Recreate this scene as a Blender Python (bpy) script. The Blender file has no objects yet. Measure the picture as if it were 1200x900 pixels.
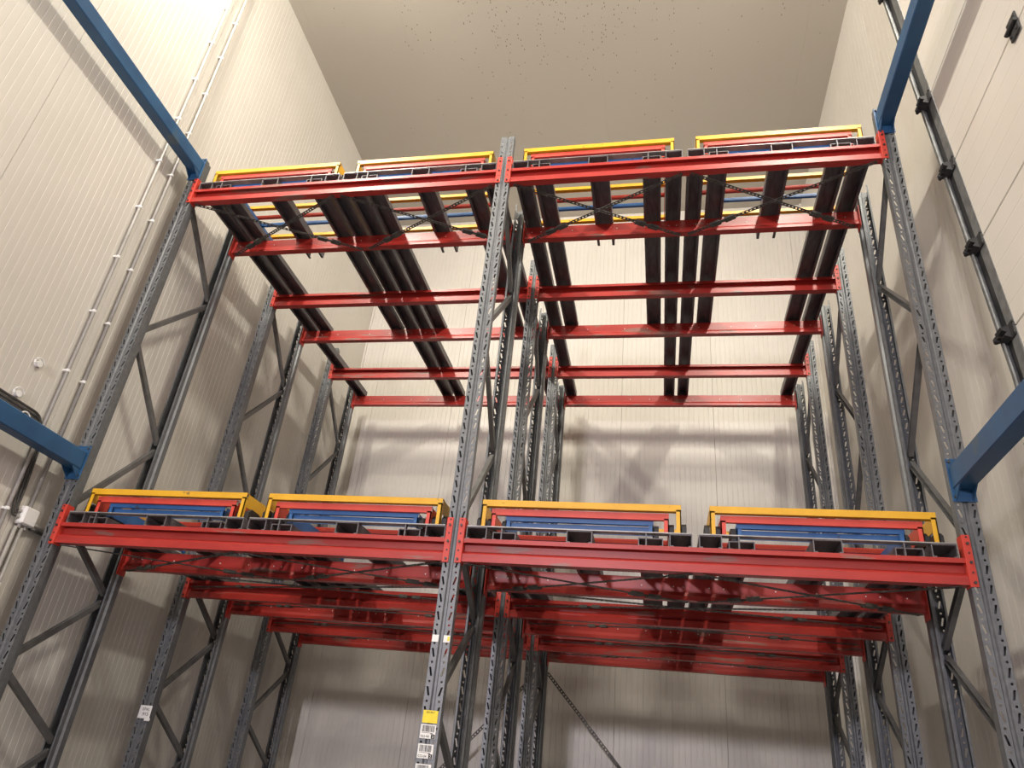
import bpy, bmesh, math, random
from mathutils import Vector, Matrix
random.seed(7)
S = bpy.context.scene
C = S.collection

# ------------------------------------------------------------------ camera
ZO = 1.6                       # lens height above the floor
PIT, YAW, ROL, FPX = 0.49864, -0.23986, 0.11276, 863.6
fw = Vector((math.sin(YAW)*math.cos(PIT), math.cos(YAW)*math.cos(PIT), math.sin(PIT)))
r0 = Vector((math.cos(YAW), -math.sin(YAW), 0)); u0 = r0.cross(fw)
rr = math.cos(ROL)*r0 + math.sin(ROL)*u0
uu = -math.sin(ROL)*r0 + math.cos(ROL)*u0
cam = bpy.data.cameras.new('camera'); co = bpy.data.objects.new('camera', cam); C.objects.link(co)
M = Matrix((rr, uu, -fw)).transposed().to_4x4(); M.translation = Vector((1.1958, -4.1321, ZO))
co.matrix_world = M
cam.sensor_fit = 'HORIZONTAL'; cam.sensor_width = 36; cam.lens = FPX/1200*36
cam.shift_x = 11.75/1200; cam.shift_y = 5.35/1200; cam.clip_start = 0.05; cam.clip_end = 100
S.camera = co

# ------------------------------------------------------------------ light
w = bpy.data.worlds.new('world'); S.world = w; w.use_nodes = True
w.node_tree.nodes['Background'].inputs[0].default_value = (0.9, 0.88, 0.85, 1)
w.node_tree.nodes['Background'].inputs[1].default_value = 0.05
S.view_settings.view_transform = 'Standard'; S.view_settings.look = 'None'
S.view_settings.exposure = 0.0; S.view_settings.gamma = 1.0; S.view_settings.use_curve_mapping = False

def area(name, loc, target, sx, sy, power, col, spread=180):
    l = bpy.data.lights.new(name, 'AREA'); l.shape = 'RECTANGLE'; l.size = sx; l.size_y = sy
    l.energy = power; l.color = col; l.spread = math.radians(spread)
    o = bpy.data.objects.new(name, l); C.objects.link(o); o.location = loc
    d = Vector(target) - Vector(loc); 
    zz = -d.normalized(); yy = Vector((0, 1, 0)) - zz*zz.y
    if yy.length < .3: yy = Vector((0, 0, 1)) - zz*zz.z
    yy.normalize(); xx = yy.cross(zz)
    o.rotation_euler = Matrix((xx, yy, zz)).transposed().to_euler()
    return o
WARM = (1.0, 0.935, 0.81); COOL = (0.95, 0.88, 0.98)
LAMPS = [(x, y, 8.85) for x in (-2.6, 2.85) for y in (-1.2, -2.0, -2.8, -3.6)] + [(-2.6, -10.5, 8.85), (2.85, -10.5, 8.85)]
LAIM = [(L[0] - (2.6 if L[0] > 0 else -2.6), L[1] + 2.3, L[2] - 2.4) for L in LAMPS]
for i, L in enumerate(LAMPS):
    area('flood_light', L, LAIM[i], 0.3, 0.3, 80 if i < 8 else 60, WARM)
area('hall_light', (-0.6, -13.0, 4.2), (0, 2, 2.0), 0.4, 0.4, 680, COOL)

# ------------------------------------------------------------------ materials
def mat(name): 
    m = bpy.data.materials.new(name); m.use_nodes = True
    return m, m.node_tree, m.node_tree.nodes['Principled BSDF']
def N(t, ty, **kw):
    n = t.nodes.new(ty)
    for k, v in kw.items():
        if k in n.inputs: n.inputs[k].default_value = v
        else: setattr(n, k, v)
    return n
def noise_mat(name, c1, c2, scale=8, rough=0.5, metal=0.0, detail=5, lo=0.35, hi=0.65, bump=0.0, c3=None, s3=3, t3=0.62, stretch=(1,1,1), spec=0.5, rvar=0.1):
    m, t, b = mat(name)
    tc = N(t, 'ShaderNodeTexCoord'); mp = N(t, 'ShaderNodeMapping'); mp.inputs['Scale'].default_value = stretch
    t.links.new(tc.outputs['Object'], mp.inputs['Vector'])
    n = N(t, 'ShaderNodeTexNoise', Scale=scale, Detail=detail); t.links.new(mp.outputs[0], n.inputs['Vector'])
    r = N(t, 'ShaderNodeValToRGB'); e = r.color_ramp.elements
    e[0].position = lo; e[0].color = (*c1, 1); e[1].position = hi; e[1].color = (*c2, 1)
    t.links.new(n.outputs['Fac'], r.inputs[0])
    out = r.outputs[0]
    if c3:
        oi = N(t, 'ShaderNodeObjectInfo')
        n2 = N(t, 'ShaderNodeTexNoise', Scale=s3, Detail=3); n2.noise_dimensions = '4D'
        t.links.new(mp.outputs[0], n2.inputs['Vector'])
        mu = N(t, 'ShaderNodeMath', operation='MULTIPLY'); mu.inputs[1].default_value = 20
        t.links.new(oi.outputs['Random'], mu.inputs[0]); t.links.new(mu.outputs[0], n2.inputs['W'])
        r2 = N(t, 'ShaderNodeValToRGB'); e2 = r2.color_ramp.elements
        e2[0].position = t3; e2[0].color = (0,0,0,1); e2[1].position = t3+0.04; e2[1].color = (1,1,1,1)
        t.links.new(n2.outputs['Fac'], r2.inputs[0])
        mx = N(t, 'ShaderNodeMixRGB'); mx.inputs[2].default_value = (*c3, 1)
        t.links.new(r2.outputs[0], mx.inputs[0]); t.links.new(out, mx.inputs[1]); out = mx.outputs[0]
    t.links.new(out, b.inputs['Base Color'])
    mr = N(t, 'ShaderNodeMapRange'); mr.inputs['To Min'].default_value = rough-rvar; mr.inputs['To Max'].default_value = rough+rvar
    t.links.new(n.outputs['Fac'], mr.inputs['Value']); t.links.new(mr.outputs[0], b.inputs['Roughness'])
    b.inputs['Metallic'].default_value = metal; b.inputs['Specular IOR Level'].default_value = spec
    if bump:
        bp = N(t, 'ShaderNodeBump', Strength=bump, Distance=0.004); t.links.new(n.outputs['Fac'], bp.inputs['Height']); t.links.new(bp.outputs[0], b.inputs['Normal'])
    return m
MT = {}
MT['wall'] = noise_mat('painted panel steel', (.60,.57,.515), (.64,.61,.555), 1.2, 0.38, rvar=0.06, spec=0.4)
MT['wall_core'] = noise_mat('panel joint sealant', (.46,.43,.38), (.50,.47,.42), 6, 0.7)
MT['floor'] = noise_mat('power floated concrete', (.20,.20,.21), (.27,.27,.28), 1.3, 0.4, detail=8)
MT['red'] = noise_mat('red lacquered steel', (.335,.024,.019), (.41,.033,.025), 3, 0.36, rvar=0.05, c3=(.25,.10,.08), s3=1.8, t3=0.61, stretch=(1.2,7,7))
MT['red_plain'] = noise_mat('red lacquered connector', (.52,.045,.03), (.60,.055,.035), 5, 0.4, rvar=0.05)
MT['cart_red'] = noise_mat('red cart paint', (.52,.045,.03), (.62,.065,.04), 6, 0.42, c3=(.15,.05,.04), s3=9, t3=0.68)
MT['yellow'] = noise_mat('yellow cart paint', (.62,.325,.014), (.71,.39,.02), 6, 0.4, c3=(.20,.12,.04), s3=14, t3=0.67)
MT['blue_cart'] = noise_mat('blue cart paint', (.022,.105,.30), (.035,.14,.37), 6, 0.4, c3=(.04,.06,.12), s3=12, t3=0.68)
MT['blue'] = noise_mat('blue lacquered tie beam', (.014,.065,.155), (.022,.09,.20), 5, 0.42, c3=(.05,.09,.13), s3=4, t3=0.64)
MT['galv'] = noise_mat('galvanised upright steel', (.135,.142,.149), (.172,.18,.187), 30, 0.42, metal=0.35, detail=3, rvar=0.1)
MT['brace'] = noise_mat('galvanised brace steel', (.12,.12,.12), (.165,.165,.16), 14, 0.5, metal=0.4)
MT['rail'] = noise_mat('dark rolled rail steel', (.10,.092,.098), (.155,.145,.152), 9, 0.5, metal=0.3, detail=7, stretch=(6,1,6))
MT['bar'] = noise_mat('bright flat bar', (.28,.275,.27), (.40,.39,.38), 12, 0.4, metal=0.5)
MT['strap'] = noise_mat('oiled strap steel', (.06,.056,.052), (.13,.12,.11), 15, 0.55, metal=0.4)
MT['black'] = noise_mat('black steel', (.012,.012,.013), (.03,.03,.032), 8, 0.5)
MT['bolt'] = noise_mat('zinc bolt', (.035,.033,.03), (.08,.075,.07), 40, 0.45, metal=0.6)
MT['stud'] = noise_mat('painted light in holes', (.72,.68,.62), (.8,.76,.7), 30, 0.4)  # pale colour stands in for light showing through the web holes
MT['pipe'] = noise_mat('grey conduit', (.30,.285,.265), (.40,.38,.355), 5, 0.45)
MT['cable'] = noise_mat('dark grey cable', (.05,.048,.046), (.09,.085,.08), 8, 0.5)
MT['white'] = noise_mat('white plastic', (.78,.77,.75), (.86,.85,.83), 4, 0.45)
MT['track'] = noise_mat('galvanised track steel', (.14,.145,.145), (.22,.225,.225), 18, 0.45, metal=0.4)
MT['paper'] = noise_mat('label paper', (.76,.75,.72), (.84,.83,.8), 20, 0.6)
MT['sticker'] = noise_mat('yellow sticker', (.82,.62,.02), (.88,.68,.03), 20, 0.5)
MT['ink'] = noise_mat('black ink', (.012,.012,.012), (.022,.022,.022), 20, 0.6)
MT['door'] = noise_mat('door panel steel', (.64,.605,.545), (.68,.645,.585), 1.2, 0.42, rvar=0.05, spec=0.4)
# ceiling: dotted mould growing in streaks along the panels
def ceiling_mat():
    m, t, b = mat('stained ceiling panel')
    g = N(t, 'ShaderNodeNewGeometry')
    base = N(t, 'ShaderNodeTexNoise', Scale=0.5, Detail=4); t.links.new(g.outputs['Position'], base.inputs['Vector'])
    r = N(t, 'ShaderNodeValToRGB'); r.color_ramp.elements[0].color = (.46,.43,.37,1); r.color_ramp.elements[1].color = (.52,.485,.42,1)
    t.links.new(base.outputs['Fac'], r.inputs[0])
    mp = N(t, 'ShaderNodeMapping'); mp.inputs['Scale'].default_value = (38, 22, 0); t.links.new(g.outputs['Position'], mp.inputs['Vector'])
    v = N(t, 'ShaderNodeTexVoronoi', Scale=1.0); t.links.new(mp.outputs[0], v.inputs['Vector'])
    dot = N(t, 'ShaderNodeMath', operation='LESS_THAN'); dot.inputs[1].default_value = 0.25; t.links.new(v.outputs['Distance'], dot.inputs[0])
    mp2 = N(t, 'ShaderNodeMapping'); mp2.inputs['Scale'].default_value = (9.0, .5, 0); t.links.new(g.outputs['Position'], mp2.inputs['Vector'])
    st = N(t, 'ShaderNodeTexNoise', Scale=1.0, Detail=3); t.links.new(mp2.outputs[0], st.inputs['Vector'])
    # clusters: strongest towards the middle of the ceiling over the rack front
    d = N(t, 'ShaderNodeVectorMath', operation='DISTANCE'); d.inputs[1].default_value = (0.2, 0.7, 9.35)
    sc = N(t, 'ShaderNodeMapping'); sc.inputs['Scale'].default_value = (.7, 1, 1); t.links.new(g.outputs['Position'], sc.inputs['Vector'])
    t.links.new(sc.outputs[0], d.inputs[0])
    mr = N(t, 'ShaderNodeMapRange'); mr.inputs['From Min'].default_value = 0.3; mr.inputs['From Max'].default_value = 2.6
    mr.inputs['To Min'].default_value = 0.36; mr.inputs['To Max'].default_value = 0.66; t.links.new(d.outputs['Value'], mr.inputs['Value'])
    sb = N(t, 'ShaderNodeMath', operation='SUBTRACT'); t.links.new(st.outputs['Fac'], sb.inputs[0]); t.links.new(mr.outputs[0], sb.inputs[1])
    pm = N(t, 'ShaderNodeMath', operation='MULTIPLY'); pm.use_clamp = True; pm.inputs[1].default_value = 2.2; t.links.new(sb.outputs[0], pm.inputs[0])
    rnd = N(t, 'ShaderNodeSeparateColor'); t.links.new(v.outputs['Color'], rnd.inputs[0])
    g2 = N(t, 'ShaderNodeMath', operation='LESS_THAN'); t.links.new(rnd.outputs[0], g2.inputs[0]); t.links.new(pm.outputs[0], g2.inputs[1])
    m2 = N(t, 'ShaderNodeMath', operation='MULTIPLY'); t.links.new(dot.outputs[0], m2.inputs[0]); t.links.new(g2.outputs[0], m2.inputs[1])
    m3 = N(t, 'ShaderNodeMath', operation='MULTIPLY'); m3.inputs[1].default_value = 0.85; t.links.new(m2.outputs[0], m3.inputs[0])
    mx = N(t, 'ShaderNodeMixRGB'); mx.inputs[2].default_value = (.19,.15,.10,1)
    t.links.new(m3.outputs[0], mx.inputs[0]); t.links.new(r.outputs[0], mx.inputs[1]); t.links.new(mx.outputs[0], b.inputs['Base Color'])
    b.inputs['Roughness'].default_value = 0.45
    return m
MT['ceil'] = ceiling_mat()

# ------------------------------------------------------------------ mesh helpers
def mesh(name, bm, m, smooth=False, normals=True):
    if normals: bmesh.ops.recalc_face_normals(bm, faces=bm.faces)
    me = bpy.data.meshes.new(name); bm.to_mesh(me); bm.free()
    me.materials.append(MT[m])
    if smooth:
        for p in me.polygons: p.use_smooth = True
    return me
def link(name, me, parent=None, loc=(0,0,0), rot=(0,0,0)):
    o = bpy.data.objects.new(name, me); C.objects.link(o); o.location = loc; o.rotation_euler = rot
    if parent: o.parent = parent
    return o
def obj(name, bm, m, parent=None, loc=(0,0,0), rot=(0,0,0), smooth=False):
    return link(name, mesh(name, bm, m, smooth), parent, loc, rot)
def empty(name, loc=(0,0,0)):
    o = bpy.data.objects.new(name, None); C.objects.link(o); o.location = loc; o.empty_display_size = 0.1
    return o
def tag(o, label, cat=None, group=None, kind=None):
    o['label'] = label
    if cat: o['category'] = cat
    if group: o['group'] = group
    if kind: o['kind'] = kind
    return o
def bx(bm, x0, x1, y0, y1, z0, z1, bev=0.0):
    vs = [bm.verts.new((x, y, z)) for x in (x0, x1) for y in (y0, y1) for z in (z0, z1)]
    fs = [(0,1,3,2), (4,6,7,5), (0,4,5,1), (2,3,7,6), (0,2,6,4), (1,5,7,3)]
    faces = [bm.faces.new([vs[i] for i in f]) for f in fs]
    if bev:
        es = list({e for f in faces for e in f.edges})
        bmesh.ops.bevel(bm, geom=es, offset=bev, segments=1, affect='EDGES')
def box(x0, x1, y0, y1, z0, z1, bev=0.0):
    bm = bmesh.new(); bx(bm, x0, x1, y0, y1, z0, z1, bev); return bm
def extrude_profile(bm, pts, f, n=2, closed=True, cap=True):
    """pts: 2-D profile; f(k, p) -> 3-D point of section k"""
    rows = [[bm.verts.new(f(k, p)) for p in pts] for k in range(n)]
    m = len(pts)
    for k in range(n-1):
        for i in range(m if closed else m-1):
            j = (i+1) % m
            bm.faces.new((rows[k][i], rows[k][j], rows[k+1][j], rows[k+1][i]))
    if cap and closed:
        bm.faces.new(rows[0][::-1]); bm.faces.new(rows[-1])
def offset_sheet(pts, t):
    """closed outline of an open sheet profile with thickness t"""
    out = []
    n = len(pts)
    for i in range(n):
        p = Vector(pts[i])
        d1 = (Vector(pts[i]) - Vector(pts[i-1])).normalized() if i > 0 else None
        d2 = (Vector(pts[i+1]) - Vector(pts[i])).normalized() if i < n-1 else None
        if d1 is None: d1 = d2
        if d2 is None: d2 = d1
        n1 = Vector((-d1.y, d1.x)); n2 = Vector((-d2.y, d2.x)); nn = (n1+n2)
        nn = nn.normalized(); c = max(0.35, nn.dot(n1))
        out.append(tuple(p + nn*(t/c)))
    return list(pts) + out[::-1]
def tube(bm, pts, r, seg=8):
    pts = [Vector(p) for p in pts]; rows = []
    for i, p in enumerate(pts):
        d = (pts[min(i+1, len(pts)-1)] - pts[max(i-1, 0)]).normalized()
        a = d.orthogonal().normalized() if abs(d.z) > 0.9 else d.cross(Vector((0,0,1))).normalized()
        if abs(d.z) > 0.9: a = (Vector((1,0,0)) - d*d.x).normalized()
        b = d.cross(a)
        rows.append([bm.verts.new(p + r*(math.cos(2*math.pi*k/seg)*a + math.sin(2*math.pi*k/seg)*b)) for k in range(seg)])
    for i in range(len(rows)-1):
        for k in range(seg):
            bm.faces.new((rows[i][k], rows[i][(k+1)%seg], rows[i+1][(k+1)%seg], rows[i+1][k]))
    bm.faces.new(rows[0][::-1]); bm.faces.new(rows[-1])
def cyl(bm, p, q, r, seg=10): tube(bm, [p, q], r, seg)

# ------------------------------------------------------------------ the room
XL, XR, YB, YF, ZC = -3.0, 3.19, 4.40, -16.0, 7.83 + ZO
def struct(name, bm, m, label):
    o = obj(name, bm, m); o['kind'] = 'structure'; o['label'] = label; return o
floor_o = struct('floor', box(XL-.2, XR+.2, YF-.2, YB+.2, -.15, 0), 'floor', 'grey concrete floor under the racking')
ceil_o = struct('ceiling', box(XL-.2, XR+.2, YF-.2, YB+.2, ZC+.04, ZC+.2), 'wall_core', 'beige panelled ceiling with brown mould specks')
wl = struct('wall_left', box(XL-.2, XL-.04, YF-.2, YB+.2, 0, ZC+.04), 'wall_core', 'cream ribbed panel wall beside the left frames')
wr = struct('wall_right', box(XR+.04, XR+.2, YF-.2, YB+.2, 0, ZC+.04), 'wall_core', 'cream ribbed panel wall beside the right frames')
wb = struct('wall_back', box(XL-.2, XR+.2, YB+.04, YB+.2, 0, ZC+.04), 'wall_core', 'cream ribbed panel wall behind the racking')
wf = struct('wall_front', box(XL-.2, XR+.2, YF-.2, YF-.04, 0, ZC+.04), 'wall', 'cream far end wall behind the viewer')

def ribbed_panel(width, height, pitch, depth=0.005, gw=0.014, th=0.038, j=.0014):
    """panel in local x(width) z(height), face towards -y at y=0"""
    pts = [(j, 0.003), (.0035, 0.0)]
    k = 1
    while k*pitch < width - 0.02:
        x = k*pitch
        pts += [(x-gw/2, 0), (x-gw/4, depth), (x+gw/4, depth), (x+gw/2, 0)]
        k += 1
    pts += [(width-.0035, 0), (width-j, .003), (width-j, th), (j, th)]
    bm = bmesh.new()
    extrude_profile(bm, pts, lambda s, p: (p[0], p[1], s*height))
    return bm
PW, PP = 1.14, 0.06
p_side = mesh('panel', ribbed_panel(PW, ZC, PP, .0017, .008), 'wall')
p_right = mesh('panel', ribbed_panel(PW, ZC, PP*1.5, .0008, .008, j=.0008), 'wall')
y = YB; k = 0
while y > YF:
    a = link('panel', p_side, wl, (XL, y-PW, 0), (0, 0, math.pi/2))    # face +x
    b_ = link('panel', p_right, wr, (XR, y, 0), (0, 0, -math.pi/2))     # face -x
    y -= PW
x = XL + .3 - PW
p_back = mesh('panel', ribbed_panel(PW, ZC, PP, .004, .011, j=.001), 'wall')
while x < XR:
    x0 = x
    link('panel', p_back, wb, (x, YB, 0)); x += PW
p_ceil = mesh('panel', ribbed_panel(PW, YB-YF, 0.19, 0.0012, 0.012, j=.0004), 'ceil')
x = XL + .12 - PW
while x < XR:
    link('panel', p_ceil, ceil_o, (x, YF, ZC), (math.radians(-90), 0, 0)); x += PW
# small corner trims
def trim(i, bm, lab):
    o = struct('trim_%d' % i, bm, 'wall', lab)
trim(1, box(XL, XL+.03, YF, YB, ZC-.03, ZC), 'cream corner trim along the ceiling on the left')
trim(2, box(XR-.03, XR, YF, YB, ZC-.03, ZC), 'cream corner trim along the ceiling on the right')
trim(3, box(XL+.03, XR-.03, YB-.03, YB, ZC-.03, ZC), 'cream corner trim along the ceiling at the back')
trim(4, box(XL, XL+.025, YB-.025, YB, 0, ZC-.03), 'cream upright corner trim in the back left corner')
trim(5, box(XR-.025, XR, YB-.025, YB, 0, ZC-.03), 'cream upright corner trim in the back right corner')

# ------------------------------------------------------------------ rack dimensions (fitted to the photograph)
W, U = 2.8, 0.107
D = {1: 0.0, 2: 0.758, 3: 1.577, 4: 2.3355, 5: 3.138, 6: 3.925}
ZL = {1: 1.146 + ZO, 2: 4.1586 + ZO}
SL = 0.02
def zc(lv, y): return ZL[lv] + SL*y
SIDE = {-1: 'left', 0: 'centre', 1: 'right'}
ORD = {1: 'front', 2: 'second', 3: 'third', 4: 'fourth', 5: 'fifth', 6: 'rearmost'}
TIER = {1: 'lower', 2: 'upper'}

# ---- uprights: perforated folded sections
def upright_mesh(height, name):
    bm = bmesh.new()
    def V(x, y, z): return bm.verts.new((x, y, z))
    def ring(x0, x1, z0, z1, hole):
        o = [(x0, z0), (x1, z0), (x1, z1), (x0, z1)]
        ov = [V(a, 0, b) for a, b in o]; hv = [V(a, 0, b) for a, b in hole]
        for i in range(4):
            j = (i+1) % 4
            bm.faces.new((ov[i], ov[j], hv[j], hv[i]))
    for s in (-1, 1):
        xa, xb = sorted((s*0.014, s*0.0535)); xm = s*0.035
        z = 0.0
        while z + 0.1 <= height:
            dx = s*0.006
            ring(xa, xb, z, z+.066, [(xm-.0055-dx, z+.010), (xm+.0055-dx, z+.010), (xm+.0055+dx, z+.056), (xm-.0055+dx, z+.056)])
            ring(xa, xb, z+.066, z+.1, [(xm-.0055, z+.077), (xm+.0055, z+.077), (xm+.0055, z+.088), (xm-.0055, z+.088)])
            z += 0.1
        if z < height:
            bm.faces.new([V(a, 0, b) for a, b in ((xa, z), (xb, z), (xb, height), (xa, height))])
        prof = [(s*.0535, 0), (s*.0535, .046), (s*.040, .058), (s*.040, .090), (s*.028, .090)]
        for (x0, y0), (x1, y1) in zip(prof, prof[1:]):
            bm.faces.new([V(x0, y0, 0), V(x1, y1, 0), V(x1, y1, height), V(x0, y0, height)])
    g = [(-.014, 0), (-.007, .011), (.007, .011), (.014, 0)]
    for (x0, y0), (x1, y1) in zip(g, g[1:]):
        bm.faces.new([V(x0, y0, 0), V(x1, y1, 0), V(x1, y1, height), V(x0, y0, height)])
    bmesh.ops.remove_doubles(bm, verts=bm.verts, dist=1e-5)
    bmesh.ops.recalc_face_normals(bm, faces=bm.faces)
    me = bpy.data.meshes.new(name); bm.to_mesh(me); bm.free(); me.materials.append(MT['galv'])
    t = bpy.data.objects.new('tmp', me); C.objects.link(t)
    md = t.modifiers.new('s', 'SOLIDIFY'); md.thickness = 0.0025; md.offset = 0
    dg = bpy.context.evaluated_depsgraph_get(); out = bpy.data.meshes.new_from_object(t.evaluated_get(dg))
    bpy.data.objects.remove(t); out.name = name
    return out
TOPF, TOPR = 4.66 + ZO, 4.55 + ZO
up_f = upright_mesh(TOPF, 'upright'); up_r = upright_mesh(TOPR, 'upright')
FN = [4.26, 2.84, 1.40, .40, -.50, -1.40]     # nodes on the front upright
RN = [3.588, 2.158, .95, -.03, -.95]          # nodes on the rear upright
def brace_bm(p, q):
    """C-section brace in the frame plane (x = across)"""
    p, q = Vector(p), Vector(q); d = (q-p).normalized(); nrm = Vector((1,0,0)).cross(d)
    prof = offset_sheet([(-.014, .017), (.014, .017), (.014, -.017), (-.014, -.017)], .003)
    bm = bmesh.new()
    extrude_profile(bm, prof, lambda k, a: tuple((p, q)[k] + Vector((1,0,0))*a[0] + nrm*a[1]))
    return bm
brace_meshes = {}
foot_me = mesh('foot_plate', box(-.075, .075, -.02, .12, 0, .008), 'galv')
FR = {0: 'front', 1: 'middle', 2: 'rear'}
for sx in (-1, 0, 1):
    for fi, (da, db) in enumerate(((1, 2), (3, 4), (5, 6))):
        y0, y1 = D[da], D[db]
        fr = empty('upright_frame', (sx*W, y0, 0))
        tag(fr, 'grey perforated steel upright frame, %s frame of the %s row' % (FR[fi], {-1: 'left-hand', 0: 'centre', 1: 'right-hand'}[sx]), 'rack frame', 'upright frames of the racking')
        link('upright', up_f, fr, (0, 0, 0.008)); link('upright', up_r, fr, (0, y1-y0, 0.008), (0, 0, math.pi))
        link('foot_plate', foot_me, fr); link('foot_plate', foot_me, fr, (0, y1-y0, 0), (0, 0, math.pi))
        dep = round(y1-y0, 3)
        if dep not in brace_meshes:
            L = []
            for i, zr in enumerate(RN):
                L.append(mesh('brace', brace_bm((0, .07, FN[i]+ZO-.04), (0, dep-.07, zr+ZO+.03)), 'brace'))
                L.append(mesh('brace', brace_bm((0, dep-.07, zr+ZO-.03), (0, .07, FN[i+1]+ZO+.04)), 'brace'))
            brace_meshes[dep] = L
        for me in brace_meshes[dep]: link('brace', me, fr)

# ---- beams
BL = W - U - 0.008                         # beam length between connectors
# one folded outline: lip, top flange, recessed web, out-turned foot, bottom flange
front_prof = [(0,.114), (0,.14), (.060,.14), (.060,.110), (.057,.110), (.057,.137), (.044,.137), (.044,.074), (.060,.074), (.060,0),
              (0,0), (0,.046), (.041,.071), (.041,.137), (.003,.137), (.003,.114)]
rear_prof = [(.016,.14), (.016,.052), (0,.026), (0,0), (.058,0), (.058,.012), (.055,.012), (.055,.003), (.019,.052), (.019,.137), (.055,.137), (.055,.125), (.058,.125), (.058,.14)]
def beam_mesh(prof):
    bm = bmesh.new(); extrude_profile(bm, prof, lambda k, p: ((-BL/2, BL/2)[k], p[0], p[1])); return bm
bm_front = mesh('beam_profile', beam_mesh(front_prof), 'red')
bm_rear = mesh('beam_profile', beam_mesh(rear_prof), 'red')
def connector_bm(s, rear=False):
    """end bracket: leg over the upright face and leg along its side; s = +1 right end"""
    bm = bmesh.new(); h0, h1 = -.012, .262
    if not rear:
        xa, xb = sorted((s*(BL/2), s*(BL/2+.004)))
        bx(bm, xa, xb, -.006, .058, h0, h1)
        xa, xb = sorted((s*(BL/2), s*(BL/2+.039)))
        bx(bm, xa, xb, -.011, -.006, h0, h1, .0015)
    else:
        xa, xb = sorted((s*(BL/2), s*(BL/2+.004)))
        bx(bm, xa, xb, -.03, .062, h0-.03, h1-.10)
        xa, xb = sorted((s*(BL/2), s*(BL/2+.039)))
        bx(bm, xa, xb, .062, .067, h0-.03, h1-.10, .0015)
    return bm
conn = {(s, r): mesh('connector', connector_bm(s, r), 'red_plain') for s in (-1, 1) for r in (False, True)}
bb = bmesh.new(); tube(bb, [(0, 0, 0), (0, -.009, 0)], .008, 6); bolt_me = mesh('bolt', bb, 'bolt')
bb = bmesh.new(); tube(bb, [(0, 0, 0), (0, -.0015, 0)], .0055, 6); pin_me = mesh('hole_plug', bb, 'ink')
def lit_holes(rear):  # row of pale discs painted as holes with light behind them
    bm = bmesh.new(); rng = random.Random(3 if rear else 5)
    xs = [-1.28, -1.2, -1.12, -.93, -.55, -.32, -.12, -.06, .10, .19, .5, .74, 1.02, 1.1, 1.25]
    for q in xs:
        zz = .085 if rear else .06
        yy = .0155 if rear else -.0
        tube(bm, [(q, yy+.004, zz), (q, yy-.0012, zz)], .0045, 6)
    return mesh('lit_hole_row', bm, 'stud')
lit_holes_r = lit_holes(True)
for lv in (1, 2):
    for bay in (-1, 1):
        for i in range(1, 7):
            rear = i % 2 == 0
            y = D[i] - (.060 if rear else .0)
            b = empty('rack_beam', (bay*W/2, y, zc(lv, D[i]) + .012))
            tag(b, 'red steel rack beam, %s of six under the %s tier of the %s bay' % (ORD[i], TIER[lv], {-1: 'left', 1: 'right'}[bay]), 'rack beam', 'red beams of the racking')
            link('beam_profile', bm_rear if rear else bm_front, b)
            if rear: r_ = link('lit_hole_row', lit_holes_r, b); r_['kind'] = 'stuff'
            for s in (-1, 1):
                cn = link('connector', conn[(s, rear)], b)
                if not rear:
                    for zz in (.01, .115, .215): link('bolt', bolt_me, cn, (s*(BL/2+.022), -.011, zz))
                    for zz in (.062, .165, .25): link('hole', pin_me, cn, (s*(BL/2+.022), -.011, zz))

# ---- rail lanes: five inverted channels joined by a flat bar at the front
LANES = [(-2.065, 'left bay, left lane', -1, 0), (-.72, 'left bay, right lane', -1, 1), (.72, 'right bay, left lane', 1, 0), (2.065, 'right bay, right lane', 1, 1)]
RZ = .152        # rail seat above connector bottom
def rail_bm(width, h, y1, t=.006, cap=True):
    o = offset_sheet([(-width/2+.021, 0), (-width/2, 0), (-width/2, h), (width/2, h), (width/2, 0), (width/2-.021, 0)], -t)
    bm = bmesh.new()
    extrude_profile(bm, o, lambda k, p: (p[0], (0.0, y1)[k], p[1] + SL*(0.0, y1)[k]))
    if cap: bx(bm, -width/2+t, width/2-t, y1-.006, y1-.001, .001 + SL*y1, h-t + SL*y1)
    return bm
rail_o = mesh('rail', rail_bm(.125, .072, D[6]-.012), 'rail')
rail_i = mesh('rail', rail_bm(.14, .048, D[4]-.02), 'rail')
rail_c = mesh('rail', rail_bm(.15, .072, 1.0, cap=False), 'rail')
bar_me = mesh('front_bar', box(-.652, .652, -.004, .046, .0725, .0795, .001), 'bar')
spc_me = mesh('spacer', box(-.004, .004, .0, .03, 0, .072), 'rail')
for lv in (1, 2):
    for cx, nm, bay, q in LANES:
        e = empty('rail_lane', (cx, 0.004, ZL[lv] + RZ + .001))
        tag(e, 'set of dark steel cart rails on the %s tier, %s' % (TIER[lv], nm), 'rails', 'cart rail lanes')
        for s in (-1, 1):
            link('rail', rail_o, e, (s*.592, 0, 0)); link('rail', rail_i, e, (s*.425, 0.012, 0))
        link('rail', rail_c, e, (0.02, 0, 0))
        link('front_bar', bar_me, e)
        for xx in (-.44, .40): link('spacer', spc_me, e, (xx, 0, 0))

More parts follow.
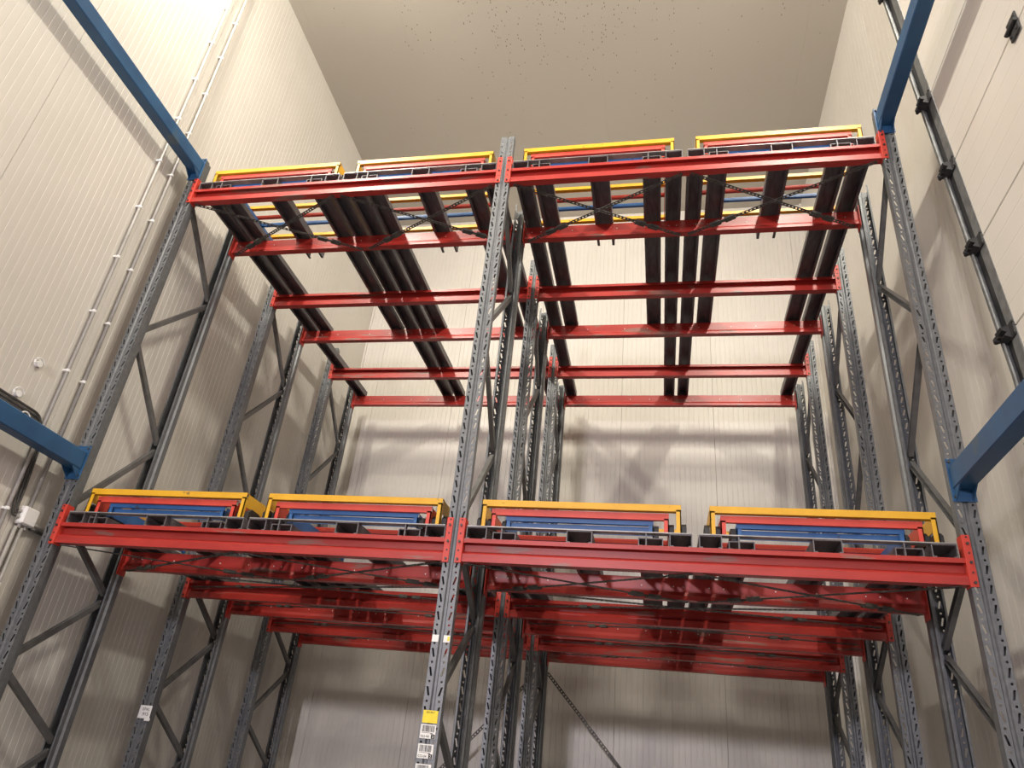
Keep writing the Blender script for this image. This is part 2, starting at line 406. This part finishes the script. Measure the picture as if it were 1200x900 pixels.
# ---- nested carts
def cart(color, half, top, low, yf, ym, yr, label, lv, cx, mname):
    z0 = ZL[lv]
    e = empty('rolling_cart', (cx, yf, z0 + low))
    tag(e, label, 'cart', 'nested rolling carts')
    h = top - low; L = yr - yf
    def bar(yc, nm, hh=.040 if color != 'blue' else .032, d=.036 if color == 'yellow' else .022):
        # angle bar across: upright face plus top flange
        o = offset_sheet([(d, h-hh), (0, h-hh), (0, h), (d, h)], -.004)
        bm = bmesh.new(); extrude_profile(bm, o, lambda k, p: ((-half, half)[k], yc + p[0], p[1] + SL*yc))
        obj(nm, bm, mname, e)
    bar(0, 'front_bar')
    if color == 'blue':
        bm = bmesh.new(); extrude_profile(bm, offset_sheet([(0, h-.088), (0, h-.035), (.03, h-.035)], -.004), lambda k, p: ((-half+.012, half-.012)[k], .026 + p[0], p[1])); obj('lower_bar', bm, mname, e)
    bar(ym-yf, 'middle_bar', .031); bar(L, 'rear_bar', .031)
    for s in (-1, 1):
        xa, xb = sorted((s*half, s*(half-.005)))
        bm = box(xa, xb, .03, L, h-.09, h-.004)
        for v in bm.verts: v.co.z += SL*v.co.y
        obj('side_plate', bm, mname, e)
        for yy in (.0, L-.03):
            obj('leg', box(*sorted((s*half, s*(half-.028))), yy, yy+.006, 0 + SL*yy, h-.03 + SL*yy), mname, e)
            obj('leg', box(*sorted((s*half, s*(half-.006))), yy, yy+.03, 0 + SL*yy, h-.03 + SL*yy), mname, e)
        bm = bmesh.new()
        pr = [(.03, 0), (.03, .06), (.06, .085), (.16, .085), (.20, .05), (.20, 0)]
        extrude_profile(bm, pr, lambda k, p: (s*(half+(.001, .030)[k]), p[0], p[1]*min(1, h/.1)))
        obj('wheel_guard', bm, 'black', e)
    return e
CC = [('yellow', .592, .417, .236, .052, .52, .93), ('red', .528, .367, .2365, .068, .60, .985), ('blue', .440, .333, .237, .092, .67, 1.04)]
for lv in (1, 2):
    for cx, nm, bay, q in LANES:
        for c, half, top, low, yf, ym, yr in CC:
            cart(c, half, top, low, yf, ym, yr, '%s steel cart of the nest on the %s tier, %s' % (c, TIER[lv], nm), lv, cx + (.005 if c == 'yellow' else 0), {'yellow': 'yellow', 'red': 'cart_red', 'blue': 'blue_cart'}[c])

# ---- perforated bracing straps
def strap_bm(p, q, width=.03, nrm=Vector((0,0,1)), pitch=.032, t=.003):
    p, q = Vector(p), Vector(q); d = q-p; L = d.length; d.normalize(); a = nrm.cross(d).normalized(); n = d.cross(a)
    bm = bmesh.new()
    def blk(l0, l1, w0, w1):
        vs = [bm.verts.new(p + d*l + a*w_ + n*h) for l in (l0, l1) for w_ in (w0, w1) for h in (0, t)]
        for f in ((0,1,3,2), (4,6,7,5), (0,4,5,1), (2,3,7,6), (0,2,6,4), (1,5,7,3)): bm.faces.new([vs[i] for i in f])
    hw = width/2; e = width*.30
    blk(0, L, -hw, -hw+e); blk(0, L, hw-e, hw)
    k = 0
    while k*pitch < L:
        blk(k*pitch, min(L, k*pitch+pitch*.5), -hw+e, hw-e); k += 1
    return bm
def buckle_bm(p, q, f0, f1):
    p, q = Vector(p), Vector(q); bm = bmesh.new()
    a, b = p.lerp(q, f0), p.lerp(q, f1); m = (f0+f1)/2; g = .018/(q-p).length
    for u, v in ((a, p.lerp(q, m-g)), (p.lerp(q, m+g), b)):
        d = (v-u).normalized(); s = Vector((0,0,1)).cross(d).normalized()
        o = offset_sheet([(-.022, .012), (-.022, -.008), (.022, -.008), (.022, .012)], .003)
        extrude_profile(bm, o, lambda k, pp: tuple((u, v)[k] + s*pp[0] + Vector((0,0,1))*pp[1]))
    tube(bm, [a, b], .007, 6)
    return bm
def xbrace(name, corners, label, turn=True, wdt=.03):
    (a, b), (c, d) = corners
    e = empty(name, tuple(a)); base = Vector(a)
    tag(e, label, 'bracing', 'strap bracing of the racking')
    for n_, (p, q, up) in enumerate(((Vector(a), Vector(b), 0), (Vector(c), Vector(d), .004))):
        p = p - base + Vector((0,0,up)); q = q - base + Vector((0,0,up))
        s = obj('strap', strap_bm(p, q, wdt), 'strap', e)
        if turn: obj('turnbuckle', buckle_bm(p, q, .72, .86) if wdt < .04 else buckle_bm(p, q, .74, .80), 'strap', s)
for lv in (1, 2):
    for bay in (-1, 1):
        xs = [bay*W/2 - BL/2 + .03, bay*W/2 - .03, bay*W/2 + .03, bay*W/2 + BL/2 - .03]
        for hf in (0, 1):
            xa, xb = xs[hf*2], xs[hf*2+1]
            ya, yb = .03, D[2]-.03; za, zb = zc(lv, 0)+.003, zc(lv, D[2])+.002
            xbrace('cross_brace', (((xa, ya, za), (xb, yb, zb)), ((xb, ya, za), (xa, yb, zb))),
                   'perforated strap cross under the front of the %s tier, %s half of the %s bay' % (TIER[lv], ('left', 'right')[hf], {-1: 'left', 1: 'right'}[bay]))
for bay in (-1, 1):
    xa, xb = bay*W/2 - BL/2 + .04, bay*W/2 + BL/2 - .04
    for j in (3, 4, 5, 6):
        i = j-1
        za = zc(1, D[i]) + .03; zb = zc(1, D[j]) + .085
        ya = D[i] + (.01 if i % 2 == 0 else .045); yb = D[j] - (.012 if j % 2 else .075)
        xbrace('cross_brace', (((xa, ya, za), (xb, yb, zb)), ((xb, ya, za), (xa, yb, zb))),
               'long strap cross from the %s to the %s beam of the lower tier, %s bay' % (ORD[i], ORD[j], {-1: 'left', 1: 'right'}[bay]), wdt=.042)
for s in (-1, 1):
    e = empty('diagonal_strap', (s*.05, D[6]+.012, 1.13+ZO))
    tag(e, 'dark perforated strap slanting down behind the %s bay at the back wall' % {-1: 'left', 1: 'right'}[s], 'bracing', 'strap bracing of the racking')
    p = Vector((0,0,0)); q = Vector((s*2.5, 0, -2.68))
    st = obj('strap', strap_bm(p, q, .034, Vector((0,-1,0)), .034), 'strap', e)
    obj('turnbuckle', buckle_bm(p, q, .26, .34), 'strap', st)

# ---- blue tie beams across the aisle
def tie(sx, zcen, hgt, wid, label):
    e = empty('tie_beam', (sx*W, -.004, zcen + ZO))
    tag(e, label, 'beam', 'blue tie beams over the aisle')
    L = 6.2
    bm = box(-wid/2, wid/2, -L, -.006, -hgt/2, hgt/2, .006); obj('box_section', bm, 'blue', e)
    obj('end_plate', box(-.06, .06, -.006, .0, -hgt/2-.07, hgt/2+.05, .001), 'blue', e)
    bm = bmesh.new()
    extrude_profile(bm, [(-.006, -hgt/2), (-.09, -hgt/2), (-.006, -hgt/2-.065)], lambda k, p: ((-.045, -.039)[k], p[0], p[1]))
    extrude_profile(bm, [(-.006, -hgt/2), (-.09, -hgt/2), (-.006, -hgt/2-.065)], lambda k, p: ((.039, .045)[k], p[0], p[1]))
    obj('gusset', bm, 'blue', e)
    for x in (-.045, .045):
        for z in (-hgt/2-.045, hgt/2+.03): link('bolt', bolt_me, e, (x, -.006, z))
tie(-1, 4.56, .13, .10, 'dark blue tie beam leaving the top of the left front upright')
tie(-1, 1.74, .13, .10, 'dark blue tie beam leaving the left front upright above the lower tier')
tie(1, 4.54, .13, .10, 'dark blue tie beam leaving the top of the right front upright')
tie(1, 1.74, .13, .10, 'dark blue tie beam leaving the right front upright above the lower tier')

# ---- sectional door on the right with its track
def dx(z): return min(3.145, 3.13 - .045*(z - 2.65 - ZO))          # door face leans off the wall with height
def dy(z): return -.21 + .027*(z - 2.65 - ZO)
door = empty('door_1', (3.16, -.2, 0)); door['kind'] = 'structure'; door['label'] = 'cream sectional door with horizontal panels beside the right frame'
JZ = [.0 + .0] + [2.55 + ZO + .66*k for k in range(-6, 8)]
JZ = [z for z in JZ if 0 <= z < ZC-.3]
def door_panel(z0, z1):
    bm = bmesh.new(); n = 5; pts = [(z0+.003, .03), (z0+.003, .004), (z0+.007, 0)]
    for k in range(1, n):
        z = z0 + (z1-z0)*k/n
        pts += [(z-.006, 0), (z-.003, .0007), (z+.003, .0007), (z+.006, 0)]
    pts += [(z1-.007, 0), (z1-.003, .004), (z1-.003, .03)]
    extrude_profile(bm, pts, lambda k, p: (dx(p[0]) + p[1] - 3.16, (dy(p[0]) + .2, -5.0)[k], p[0]))
    return bm
for z0, z1 in zip(JZ, JZ[1:]):
    pn = obj('panel', door_panel(z0, z1), 'door', door)
    bm = bmesh.new()
    pr = [(z0+.002, -.004), (z0+.002, .034), (z1-.002, .034), (z1-.002, -.004)]
    extrude_profile(bm, pr, lambda k, p: (dx(p[0]) + p[1] - 3.16, dy(p[0]) + .2 + (-.075, .004)[k], p[0]))
    obj('end_stile', bm, 'track', pn)
hz = JZ[-1]
tr = empty('door_track', (3.1, -.12, 0))
tag(tr, 'grey galvanised roller track running up the right wall beside the sectional door', 'door track')
def along(bm, pts2, z0, z1):
    zs = (z0, 2.3 + ZO, z1)
    extrude_profile(bm, pts2, lambda k, p: (dx(zs[k]) + p[0] - 3.1, dy(zs[k]) + .12 + p[1], zs[k]), 3)
bm = bmesh.new(); along(bm, [(.03, .14), (.035, .14), (.035, .075), (.005, .07), (-.03, .07), (-.03, .075), (.0, .078), (.03, .08)], .05, hz); obj('angle', bm, 'track', tr)
bm = bmesh.new(); along(bm, offset_sheet([(-.03, .066), (-.03, .050), (-.022, .046)], .003), .05, hz); obj('channel', bm, 'track', tr)
bm = bmesh.new(); along(bm, [(.002, .066), (.002, .010), (.014, .010), (.014, .066)], .05, hz); obj('groove_shade_strip', bm, 'black', tr)  # black strip added as the shade inside the track groove
for k, z in enumerate(JZ[1:-1]):
    e = empty('roller_bracket', (dx(z), dy(z), z))
    tag(e, 'black roller bracket on the door edge, %s joint from the floor' % ['first','second','third','fourth','fifth','sixth','seventh','eighth','ninth','tenth','eleventh','twelfth','thirteenth'][k], 'bracket', 'roller brackets of the sectional door')
    obj('plate', box(-.010, -.004, -.07, .010, -.055, .045, .002), 'black', e)
    bm = bmesh.new(); extrude_profile(bm, [(-.045, -.035), (-.006, -.05), (-.006, .035), (-.06, .015), (-.052, -.002), (-.03, -.012)], lambda kk, p: (p[0], (-.025, .05)[kk], p[1])); obj('cheek', bm, 'black', e)
    bm = bmesh.new(); cyl(bm, (-.042, .03, -.01), (-.042, .10, -.01), .011); obj('spindle', bm, 'bolt', e)
    bm = bmesh.new(); cyl(bm, (-.042, .056, -.01), (-.042, .078, -.01), .022, 12); obj('roller', bm, 'black', e)
    for zz in (-.04, .03): 
        bm = bmesh.new(); cyl(bm, (-.005, -.065, zz), (-.016, -.065, zz), .008, 6); obj('bolt', bm, 'bolt', e)
zh = 3.87 + ZO
e = obj('hinge', box(-.012, -.003, -.05, .05, -.07, .07, .002), 'black', door, (dx(zh)-3.16, -1.19+.2, zh))
e['label'] = 'small black hinge on a door joint'
bm = bmesh.new(); cyl(bm, (-.02, -.055, 0), (-.02, .055, 0), .013); obj('knuckle', bm, 'black', e)
for a in (-.03, .03):
    for b in (-.045, .045):
        bm = bmesh.new(); cyl(bm, (-.01, a, b), (-.02, a, b), .008, 6); obj('bolt', bm, 'bolt', e)

# ---- conduits, cables and junction box on the left wall
XW = XL
def conduit(y, z0, z1, label, clips):
    e = empty('conduit', (XW + .035, y, z0)); tag(e, label, 'pipe', 'grey conduits on the left wall')
    bm = bmesh.new(); tube(bm, [(0, 0, 0), (0, 0, z1-z0)], .0125, 10); obj('pipe', bm, 'pipe', e, smooth=True)
    for z in clips:
        c = obj('clip', box(-.035, .012, -.014, .014, z-z0-.008, z-z0+.008, .002), 'white', e)
        bm = bmesh.new(); tube(bm, [(0,0,z-z0-.010), (0,0,z-z0+.010)], .0155, 10); obj('collar', bm, 'white', c)
cl = [k*.52 + .3 for k in range(1, 18)]
conduit(-.245, .02, ZC-.02, 'long grey wall conduit nearer the aisle, running floor to ceiling', cl)
conduit(-.075, 1.36+ZO, ZC-.02, 'long grey wall conduit rising from the junction box to the ceiling', [c for c in cl if c > 1.6+ZO])
conduit(-.125, .02, 1.22+ZO, 'short grey conduit dropping from the junction box, aisle side', [.6, 1.5, 2.4])
conduit(-.075, .02, 1.22+ZO, 'short grey conduit dropping from the junction box, rack side', [.65, 1.55, 2.45])
jb = empty('junction_box', (XW+.002, -.07, 1.30+ZO)); tag(jb, 'white square junction box on the wall beside the left front upright', 'junction box')
obj('body', box(0, .06, -.06, .06, -.06, .06, .008), 'white', jb)
obj('lid', box(.06, .068, -.055, .055, -.055, .055, .004), 'white', jb)
for s, (yy, zz) in enumerate(((-.075, .02), (-.075, -.02), (-.03, -.07), (.02, -.07))):
    bm = bmesh.new()
    if yy < -.06: cyl(bm, (.03, -.058, zz), (.03, -.085, zz), .013)
    else: cyl(bm, (.03, yy, -.058), (.03, yy, -.085), .013)
    obj('gland', bm, 'pipe', jb)
bm = bmesh.new(); 
e = empty('conduit', (XW+.03, -.01, 1.27+ZO)); tag(e, 'short horizontal grey conduit from junction box to the left front upright', 'pipe', 'grey conduits on the left wall')
bm = bmesh.new(); tube(bm, [(0, 0.002, 0), (0, .20, -.0)], .0125); obj('pipe', bm, 'pipe', e, smooth=True)
bm = bmesh.new(); tube(bm, [(0, 0.002, -.03), (0, .20, -.03)], .0125); obj('pipe', bm, 'cable', e, smooth=True)
def bend(pts, r=.12, n=6):
    P = [Vector(p) for p in pts]; out = [P[0]]
    for i in range(1, len(P)-1):
        a = P[i] + (P[i-1]-P[i]).normalized()*min(r, (P[i-1]-P[i]).length*.45); b = P[i] + (P[i+1]-P[i]).normalized()*min(r, (P[i+1]-P[i]).length*.45)
        for k in range(n+1):
            t = k/n; out.append(a*(1-t)**2 + P[i]*2*t*(1-t) + b*t**2)
    out.append(P[-1]); return out
for k in range(3):
    o_ = .02*k
    P = [(XW+.016, -4.0, 1.96+ZO-o_*1.3), (XW+.016, -.20+.03*k-.06, 1.96+ZO-o_*1.3), (XW+.016, -.215+.028*k, 1.45+ZO), (XW+.03, -.19+.01*k, 1.30+ZO+.02*(k-1)), (XW+.03, -.157, 1.30+ZO+.02*(k-1))]
    bm = bmesh.new(); tube(bm, bend(P, .09), .009, 8)
    o = obj('cable', bm, 'cable', smooth=True)
    tag(o, ['topmost', 'middle', 'lowest'][k] + ' of three dark cables along the left wall bending down to the junction box', 'cable', 'dark cables on the left wall')
for k, (yy, zz) in enumerate(((-.52, 2.0), (-.40, 1.88), (-.40, 1.36), (-.47, 2.26))):
    e = empty('cable_clamp', (XW, yy, zz+ZO))
    tag(e, 'white round cable clamp on the left wall, %s' % ['over the cable run', 'just behind the lower blue tie beam', 'beside the junction box cables', 'highest of the group'][k], 'clamp', 'white cable clamps')
    bm = bmesh.new(); tube(bm, [(.0, 0, 0), (.03, 0, 0)], .022, 12); obj('base', bm, 'white', e)
    bm = bmesh.new(); tube(bm, [(.022, .042*math.cos(a), .042*math.sin(a)) for a in [math.radians(20 + 16*q) for q in range(12)]], .006, 6); obj('ring', bm, 'white', e)

# ---- labels on the uprights
def text(body, size, parent, loc, m='ink', sx=1.0):
    cu = bpy.data.curves.new('txt', 'FONT'); cu.body = body; cu.size = size; cu.extrude = .0003; cu.align_x = 'CENTER'
    t = bpy.data.objects.new('tmp', cu); C.objects.link(t)
    dg = bpy.context.evaluated_depsgraph_get(); me = bpy.data.meshes.new_from_object(t.evaluated_get(dg)); bpy.data.objects.remove(t)
    me.materials.clear(); me.materials.append(MT[m])
    o = link('lettering', me, parent, loc, (math.radians(90), 0, 0)); o.scale = (sx, 1, 1)
    return o
def barcode(zt, digit, where):
    e = empty('barcode_label', (-.004, -.003, zt + ZO)); tag(e, 'white barcode label on the centre front upright, %s' % where, 'label', 'labels on the centre upright')
    obj('paper', box(-.042, .042, -.0012, 0, -.068, 0), 'paper', e)
    bm = bmesh.new(); x = -.034; rng = random.Random(digit)
    while x < .030:
        wv = rng.choice((.0015, .0025, .0035)); bx(bm, x, x+wv, -.0018, -.0010, -.036, -.005); x += wv + rng.choice((.0015, .002, .003))
    o = obj('bars', bm, 'ink', e)
    bm = bmesh.new(); bx(bm, -.034, .012, -.0018, -.0010, -.041, -.0395); bx(bm, .014, .028, -.0018, -.0010, -.045, -.041); obj('fine_print', bm, 'ink', e)
    text('022-04', .0165, e, (-.014, -.0016, -.063))
    q = obj('digit_box', box(.020, .040, -.0018, -.0010, -.067, -.046), 'ink', e)
    text(str(digit), .019, e, (.030, -.0022, -.0635), 'paper')
yl = empty('yellow_sticker', (-.002, -.003, .345 + ZO)); tag(yl, 'yellow square sticker above the barcode labels on the centre front upright', 'sticker')
obj('paper', box(-.041, .041, -.0012, 0, -.062, 0), 'sticker', yl)
text('022-04-1', .013, yl, (0, -.0016, -.014))
barcode(.276, 3, 'directly below the yellow sticker'); barcode(.182, 2, 'second below the yellow sticker'); barcode(.088, 1, 'lowest in view')
for xx, nm, col in ((-.033, 'left', None), (.033, 'right', 'sticker')):
    e = empty('small_label', (xx, -.003, .735 + ZO)); tag(e, 'small worn pale label on the %s flange of the centre front upright' % nm, 'label', 'labels on the centre upright')
    obj('paper', box(-.019, .019, -.0012, 0, -.038, 0), 'paper', e)
    if col: obj('yellow_mark', box(.004, .016, -.0018, -.0010, -.030, -.006), 'sticker', e)
e = empty('hanging_label', (-W+.01, D[3]-.004, .325+ZO)); tag(e, 'white paper label on the front upright of the middle left frame', 'label')
obj('paper', box(-.055, .05, -.0015, 0, -.095, 0), 'paper', e)
text('EPAL', .030, e, (.004, -.002, -.038)); text('915', .036, e, (.008, -.002, -.075))
obj('curled_corner', box(.015, .065, -.012, -.006, -.112, -.09, .002), 'paper', e)

# ---- lamp housings for the lights above the aisle
for i, L in enumerate(LAMPS):
    e = empty('flood_lamp', L)
    tag(e, 'white square flood lamp on a wall arm, %s on the %s' % (['nearest the rack', 'second from the rack', 'third from the rack', 'fourth from the rack'][i % 4] if i < 8 else 'far down the hall', 'left' if L[0] < 0 else 'right'), 'lamp', 'lamps over the aisle')
    q = (Vector(LAIM[i]) - Vector(L)).to_track_quat('-Z', 'Y').to_euler()
    obj('housing', box(-.18, .18, -.18, .18, .02, .09, .01), 'white', e, rot=q)
    bm = bmesh.new(); cyl(bm, (.05 if L[0] > 0 else -.05, 0, .04), ((XR-.002 if L[0] > 0 else XL+.002)-L[0], 0, .04), .012); obj('arm', bm, 'track', e)
e = empty('ceiling_lamp', (-.6, -13.0, 4.2)); tag(e, 'flood lamp on a pole at the far end of the hall', 'lamp', 'lamps over the aisle')
obj('housing', box(-.3, .3, -.16, -.04, -.3, .3, .01), 'white', e)
bm = bmesh.new(); cyl(bm, (0, -.1, -.3), (0, -.1, -4.2), .03); obj('pole', bm, 'track', e)
